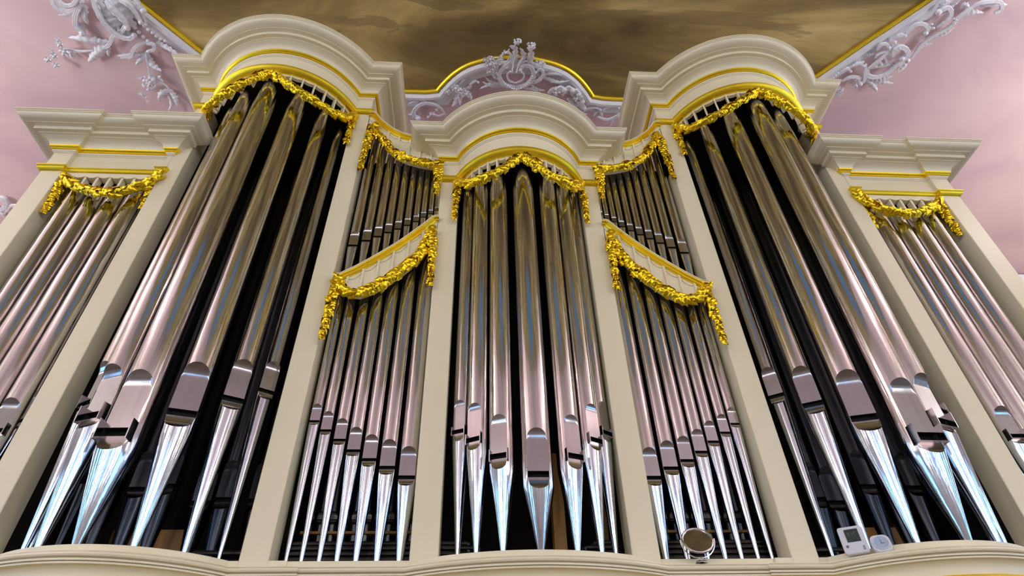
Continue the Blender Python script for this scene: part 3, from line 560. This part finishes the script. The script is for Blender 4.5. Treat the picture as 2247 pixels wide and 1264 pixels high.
# ------------------------------------------------------------------ organ pipes
def pipe(label, group, ax, ay, r, th, z0, zb, zs, zt, ztop, ears=0, tip=.2, mats=('tin', 'tinfoot', 'lip'), hwf=.86, nf=12, ns=18, name='organ_pipe'):
    o = root(name, ax, ay, z0, label, 'organ pipe', group); hw = hwf*r; d = r*math.sqrt(1-hwf*hwf); a0 = math.asin(hwf)
    n = V(math.sin(th), -math.cos(th), 0); t = V(math.cos(th), math.sin(th), 0); c0 = V(ax, ay, 0)
    def P(u, w_, z): q = c0+t*u+n*w_; return (q[0], q[1], z)
    sh = .135*(zt-zs); zu = zs+sh*.5; zl = zs-sh*.5; Hr = min(hw*1.12, (zt-zu)*.55); Zr = zt-Hr; pw = 2.3
    fa = [-a0+2*a0*i/nf for i in range(nf+1)]; sa = [a0+(2*math.pi-2*a0)*i/ns for i in range(ns+1)]
    def zb_(a): return Zr+Hr*max(0, (r*math.cos(a)-d)/(r-d))**(1/pw)
    mb = MB()
    zr = [0, .25, .5, .75, 1]
    mb.grid([[P(r*math.sin(a), r*math.cos(a), zb_(a)+(ztop-zb_(a))*k) for a in fa] for k in zr]); mb.grid([[P(r*math.sin(a), r*math.cos(a), zl+(ztop-zl)*k) for a in sa] for k in zr])
    mb.build('body', M[mats[0]], o, sharp=60)
    rows = [[P(r*math.sin(a), d, zu+(Zr-zu)*k) for a in fa] for k in (0, .33, .66)]
    for k in range(9):
        s_ = k/8; rows.append([P(r*math.sin(a), d+(r-d)*(s_*(zb_(a)-Zr)/Hr)**pw, Zr+(zb_(a)-Zr)*s_) for a in fa])
    e = [P(r*math.sin(a), d-.0015, zu) for a in fa]
    MB().grid([e]+rows).build('upper_lip', M[mats[2]], o, sharp=60)
    zk = zb+.35*(zl-zb); tr = tip*r if tip < 1 else .004
    def rf(z): return r if z >= zk else tr+(r-tr)*(z-z0)/(zk-z0)
    wc = rf(zb)
    def wl(z): s_ = (zl-z)/(zl-zb); return d+(wc-d)*max(0, s_)**2.1
    def zst(a):
        lo, hi = zb, zl
        for _ in range(26):
            mid = (lo+hi)/2
            if wl(mid) > rf(mid)*math.cos(a): lo = mid
            else: hi = mid
        return (lo+hi)/2
    zz = [zst(a) if abs(a) < a0-1e-6 else zl for a in fa]; mb = MB(); rr = [0, .12, .25, .4, .55, .7, .85, 1]
    mb.grid([[P(rf(z1+(z0-z1)*k)*math.sin(a), rf(z1+(z0-z1)*k)*math.cos(a), z1+(z0-z1)*k) for a, z1 in zip(fa, zz)] for k in rr])
    mb.grid([[P(rf(zl+(z0-zl)*k)*math.sin(a), rf(zl+(z0-zl)*k)*math.cos(a), zl+(z0-zl)*k) for a in sa] for k in rr]); mb.build('foot', M[mats[1]], o, sharp=60)
    rows = []
    for k in range(8):
        s_ = k/7; row = []
        for a, z1 in zip(fa, zz):
            z = zl+(z1-zl)*s_; u = (r*(1-s_)+rf(z1)*s_)*math.sin(a); row.append(P(u, min(wl(z), 9), z))
        rows.append(row)
    MB().grid([[P(r*math.sin(a), d-.0015, zl) for a in fa]]+rows).build('lower_lip', M[mats[2]], o, sharp=60)
    dd = d-.45*r; mb = MB(); x = hw*.995
    mb.add([P(-x, d-.0008, zl), P(x, d-.0008, zl), P(x, dd, zl), P(-x, dd, zl), P(-x, d-.0008, zu), P(x, d-.0008, zu), P(x, dd, zu), P(-x, dd, zu)], [(0, 1, 2, 3), (4, 7, 6, 5), (3, 2, 6, 7), (0, 3, 7, 4), (1, 5, 6, 2)])
    mb.build('mouth_gap', M['slot'], o)
    if ears:
        for sg_ in (-1, 1):
            cc = V(*P(sg_*(hw+.0008), d+(ears-.12)*r, (zl+zu)/2)); MB().obox(cc, t, n, V(0, 0, 1), .0009, ears*r, sh*.5+hw*.40).build('ear', M[mats[2]], o)
    return o
Z0 = .2895; ORD = ['first', 'second', 'third', 'fourth', 'fifth', 'sixth', 'seventh', 'eighth', 'ninth', 'tenth']
def gname(k): return ORD[k]
# middle tower
RP = .125
C_ = [(-73, -24, .0176, .5400, .6050, .5180), (-46, -28, .0200, .4955, .5660, .4730), (-24.5, -20, .0222, .4490, .5250, .4237), (0, 0, .0268, .4096, .4900, .3840), (24.5, 20, .0222, .4490, .5250, .4237), (46, 28, .0200, .4955, .5660, .4730), (73, 34, .0176, .5400, .6050, .5180)]
def hid(ax, ay, r, gx, gcy, gR, ths, zs_, zmax):
    dx = max(-.985*gR, min(.985*gR, ax-gx)); th = math.asin(dx/gR); yg = gcy-math.sqrt(gR*gR-dx*dx)-.006
    return min(zmax, (float(np.interp(abs(th), ths, zs_))+.006)*(ay-.6*r+1)/(yg+1))
def tower(nm, cx, cY, Rp, data, hz, flip=1, hwf=.80, yk=1.0):
    for k, (a, ph, r, s_, t, b_) in enumerate(data):
        k -= 3; a *= flip; ph *= flip; kk = k*flip
        th = math.radians(a); ax = cx+Rp*math.sin(th); ay = cY-Rp*math.cos(th)
        y2 = cY-Rp+Rp*(1-math.cos(th))*yk; f_ = (1+y2)/(1+ay); ax = cx+(ax-cx)*f_; ay = y2; s_, t, b_ = s_*f_, t*f_, b_*f_   # flatter plan curve
        if k == 0: lb = 'widest tin pipe at the front centre of the %s' % nm
        else: lb = '%s tin pipe %s of the centre pipe in the %s' % (ORD[abs(kk)-1], 'left' if kk < 0 else 'right', nm)
        pipe(lb, 'front pipes of the '+nm, ax, ay, r, math.radians(ph), Z0, b_, s_, t, hid(ax, ay, r, *hz), ears=((0 if k == 0 else .2) if hwf < .78 else (.30 if k <= 0 else 0)), tip=.17, hwf=hwf if k == 0 or hwf < .78 else .92)
tower('middle tower', 0.004, .103, .14, C_, (0, CYY, CR, [0, .11, .26, .42, .62, .86, 1.12], [1.186, 1.167, 1.141, 1.127, 1.130, 1.152, 1.19], TC-.128), 1, .66, .6)
D_ = [(-73, -36, .0155, .613, .676, .592), (-53, -30, .0192, .562, .640, .537), (-30, -20, .0245, .511, .6035, .479), (-5, -2, .0306, .465, .575, .430), (22.8, 16, .0245, .511, .6035, .479), (48.3, 27, .0192, .562, .6405, .537), (72, 33, .0155, .613, .676, .592)]
tower('left tall tower', -BXX, BYY, .157, D_, (-BXX, BYY, BR, [0.0, .13, .30, .47, .64, .82, .98, 1.12], ZBG, TB-.128))
tower('right tall tower', BXX, BYY, .157, D_, (BXX, BYY, BR, [0.0, .13, .30, .47, .64, .82, .98, 1.12], ZBG, TB-.128), -1)
# lower middle bays
LM = [(.398, .548, .582, .538, 0.0105), (.374, .529, .566, .518, 0.0113), (.346, .510, .551, .498, 0.0123), (.318, .489, .533, .476, 0.0134), (.2877, .472, .518, .456, 0.0144), (.2545, .457, .508, .441, 0.0157), (.2185, .439, .494, .421, 0.0166)]
UM = [(.395, 1.003, 0.0123), (.367, 1.020, 0.0116), (.342, 1.035, 0.0107), (.319, 1.050, 0.0098), (.297, 1.063, 0.0093), (.276, 1.077, 0.0086), (.256, 1.091, 0.0080), (.239, 1.108, 0.0073), (.222, 1.121, 0.0066), (.208, 1.134, 0.0060)]
OU = [(.910, .622), (.946, .585), (.992, .557), (1.038, .530), (1.085, .500)]
for sx, nm in ((-1, 'left'), (1, 'right')):
    for k, (x, s_, t, b_, r) in enumerate(LM):
        pipe('%s tin pipe from the tall tower post in the lower %s middle bay' % (ORD[k], nm), 'lower pipes of the %s middle bay' % nm, sx*x, .034, r, 0, Z0, b_, s_, t, max(.80, zof(low_g, x)+.03), ears=False, tip=.27, ns=14)
    for k, (x, s_, r) in enumerate(UM):
        h = .042-.0031*k
        pipe('%s small tin pipe from the tall tower post above the %s sloping shelf' % (ORD[k], nm), 'upper pipes of the %s middle bay' % nm, sx*x, .034, r, 0, zof(lowtop, x), s_-h*.28, s_, s_+h, zof(up_g, x)+.02, tip=.45, ns=12, nf=8, mats=('tin', 'tin', 'lip'))
    for k, (x, t) in enumerate(OU):
        pipe('%s tin pipe from the tall tower post in the %s outer flat' % (ORD[k], nm), 'pipes of the %s outer flat' % nm, sx*x, .072 if k == 0 else .036, .0212, 0, Z0, t-.082, t-.061, t, 1.175, ears=.28, tip=.2, hwf=.82)

# ------------------------------------------------------------------ things inside the case
SP = ('dull', 'dull', 'dull')
for sx, nm in ((-1, 'left'), (1, 'right')):
    for k in range(10):
        x = .395-.0205*k
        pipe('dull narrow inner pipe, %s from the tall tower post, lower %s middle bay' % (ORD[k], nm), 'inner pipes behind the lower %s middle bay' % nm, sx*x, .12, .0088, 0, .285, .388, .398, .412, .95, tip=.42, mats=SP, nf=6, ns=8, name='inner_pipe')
    o = MB().box(min(sx*.405, sx*.19), max(sx*.405, sx*.19), .108, .122, .371, .3755).build('rack_board', M['oak'])
    tag(o, 'thin orange wooden rack board behind the lower %s middle bay' % nm, 'board')
    for k, (z, y, r) in enumerate([(.3448, .080, .0042), (.3366, .078, .0044), (.3270, .076, .0044), (.3175, .074, .0042)]):
        xe = (.112, .095, .112, .125)[k]
        pts = [V(sx*.42, y, z), V(sx*xe, y, z), V(sx*(xe-.004), y, z-.001), V(sx*(xe-.004), y, z-.03)]
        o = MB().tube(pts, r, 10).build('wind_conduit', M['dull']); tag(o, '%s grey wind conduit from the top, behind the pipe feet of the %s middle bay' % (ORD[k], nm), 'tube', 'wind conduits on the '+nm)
    for k, (x, y, r, s_) in enumerate([(.50, .13, .017, .435), (.545, .10, .019, .425), (.598, .13, .020, .430), (.655, .10, .018, .450), (.712, .12, .020, .452), (.768, .13, .018, .46), (.815, .12, .015, .48)]):
        pipe('dull inner pipe in the %s tall tower, %s from the middle bay side' % (nm, ORD[k]), 'inner pipes of the %s tall tower' % nm, sx*x, y, r, 0, .285, s_-.02, s_, s_+.07, 1.38, tip=.25, mats=('shadetin', 'shadetin', 'shadetin'), nf=8, ns=10, name='inner_pipe')
    o = MB().box(min(sx*.62, sx*.76), max(sx*.62, sx*.76), .17, .19, .284, .40).build('wooden_chest', M['oak']); tag(o, 'orange wooden chest deep inside the %s tall tower' % nm, 'chest')
    for k in range(3):
        z = .300+.014*k; o = MB().tube([V(sx*.47, .07, z), V(sx*.56, .07, z), V(sx*.565, .07, z-.012)], .0042, 8).build('wind_conduit', M['dull']); tag(o, '%s short grey conduit from the bottom low inside the %s tall tower' % (ORD[k], nm), 'tube', 'short conduits in the %s tall tower' % nm)
for k, (px, wd) in enumerate([(1228, 15), (1322, 12)]):
    q = on_y(px, 1150, .10); o = root('wooden_pipe', q[0], .1, .285, ['wide square orange wooden pipe behind the feet right of the middle pipe', 'narrow square orange wooden pipe at the right side of the middle tower'][k], 'wooden pipe')
    h = wd/1327*.97; MB().box(q[0]-h, q[0]+h, .10, .13, .285, .52).build('pipe_body', M['oak'], o); MB().box(q[0]-h*1.05, q[0]+h*1.05, .096, .134, .30, .306).build('collar', M['oak'], o)

# ------------------------------------------------------------------ small things on the sill
q = on_y(1530, 1186, -.012); r = .0235; cz = q[2]; cx = q[0]; yy = -.012
o = root('shaving_mirror', cx, yy, .284, 'round tilting chrome mirror on a small stand on the sill of the right middle bay', 'mirror')
nn = nrm(V(-.12, -1, .46)); t1 = nrm(np.cross(nn, V(0, 0, 1))); t2 = np.cross(t1, nn); c = V(cx, yy, cz)
ring = [c+t1*r*math.cos(a)+t2*r*math.sin(a) for a in np.linspace(0, 2*math.pi, 41)]
MB().tube(ring, .0022, 8, up=tuple(nn), cap=False).build('rim', M['chrome'], o)
MB().add([c+nn*.0004]+[c+nn*.0004+t1*r*math.cos(a)+t2*r*math.sin(a) for a in np.linspace(0, 2*math.pi, 40, endpoint=False)], [(0, i+1, (i+1) % 40+1) for i in range(40)]).build('mirror_glass', M['glass'], o)
MB().add([c-nn*.003]+[c-nn*.001+t1*r*math.cos(a)+t2*r*math.sin(a) for a in np.linspace(0, 2*math.pi, 40, endpoint=False)], [(0, (i+1) % 40+1, i+1) for i in range(40)]).build('mirror_back', M['chrome'], o)
MB().tube([c+t1*(r+.0035)*math.cos(a)+V(0, 0, 1)*(r+.0035)*math.sin(a) for a in np.linspace(math.pi*.98, math.pi*2.02, 24)], .0011, 6, up=(0, 1, 0)).build('yoke', M['chrome'], o)
MB().tube([c-V(0, 0, r+.003), c-V(0, 0, r+.006), V(cx, yy, .2855), V(cx, yy, .2842)], [.0042, .0030, .0030, .0034], 12).build('stem', M['chrome'], o)
MB().tube([V(cx, yy, .2862), V(cx, yy, .2842)], [.0085, .010], 20).build('stand_foot', M['chrome'], o)
def arc_pt(x):
    dx = x-BXX; y = .1566-math.sqrt(.2386**2-dx*dx); n_ = nrm(V(dx, y-.1566, 0)); return V(x, y, 0), n_
def slab(mb, c, ax, az, nv, hw, hz, th, rad, seg=5):
    pts = []
    for sx_, sz_, a0_ in ((1, 1, 0), (-1, 1, 90), (-1, -1, 180), (1, -1, 270)):
        for k in range(seg+1):
            a = math.radians(a0_+90*k/seg); pts.append(c+ax*(sx_*(hw-rad)+rad*math.cos(a))+az*(sz_*(hz-rad)+rad*math.sin(a)))
    n_ = len(pts); mb.grid([[p-nv*th for p in pts], pts], True); inner = [c+(p-c)*.96+nv*th*.3 for p in pts]; mb.grid([pts, inner], True); k = len(mb.v)-n_
    mb.f.append(tuple(range(k, k+n_))); return mb
p0, n0 = arc_pt(.507); n0 = nrm(n0*.75+V(-.15, -.6, 0)); up = nrm(V(0, 0, 1)-n0*.22); nv = nrm(n0+V(0, 0, .22)); ax_ = nrm(np.cross(up, nv))*-1
if ax_[0] < 0: ax_ = -ax_
c = p0+n0*.011; c[2] = .3085
o = root('thermometer', c[0], c[1], .284, 'white digital thermometer with dark screen leaning on the sill of the right tower', 'thermometer')
slab(MB(), c, ax_, up, nv, .0180, .0225, .005, .004).build('case', M['plastic'], o)
MB().obox(c+up*.0065+ax_*.001+nv*.0017, ax_, up, nv, .0100, .0105, .0005).build('screen', M['lcd'], o)
mb = MB()
for dx_, dz_, hx, hz in [(-.0060, .0085, .0003, .0022), (-.0040, .0085, .0003, .0022), (-.0050, .0110, .0010, .0004), (-.0050, .0060, .0010, .0004), (.0000, .0085, .0003, .0022), (.0030, .0085, .0003, .0022), (.0045, .0110, .0012, .0004)]:
    mb.obox(c+up*dz_+ax_*(dx_+.001)+nv*.0024, ax_, up, nv, hx, hz, .0002)
mb.build('screen_digits', M['ink'], o)
MB().tube([c-ax_*.0115-up*.0105+nv*.0012, c-ax_*.0115-up*.0105+nv*.0022], .0022, 12).build('button', M['ink'], o)
mb = MB()
for k in range(4): mb.obox(c+ax_*.0115-up*(.0125+.0017*k)+nv*.0017, ax_, up, nv, .0016, .0004, .0003)
mb.build('printed_lines', M['ink'], o)
p0, n0 = arc_pt(.5365); n0 = nrm(n0*.75+V(-.15, -.6, 0)); up = nrm(V(0, 0, 1)-n0*.30); nv = nrm(n0+V(0, 0, .30)); ax_ = nrm(np.cross(up, nv))
c = p0+n0*.011; c[2] = .2965
o = root('round_hygrometer', c[0], c[1], .284, 'small round white gauge with pale blue dial on the sill beside the thermometer', 'gauge')
slab(MB(), c, ax_, up, nv, .0140, .0140, .005, .0085).build('case', M['plastic'], o)
MB().tube([c+nv*.0010, c+nv*.0024], .0105, 28, up=tuple(up)).build('dial', M['bluedial'], o)
MB().tube([c+nv*.0026+ax_*.0108*math.cos(a)+up*.0108*math.sin(a) for a in np.linspace(0, 6.2832, 33)], .0008, 6, up=tuple(nv), cap=False).build('dial_ring', M['plastic'], o)
mb = MB(); mb.obox(c+nv*.0027+up*.002, ax_, up, nv, .0004, .0035, .0002); mb.obox(c+nv*.0027+ax_*.002-up*.001, ax_, up, nv, .0028, .0004, .0002); mb.build('dial_marks', M['ink'], o)
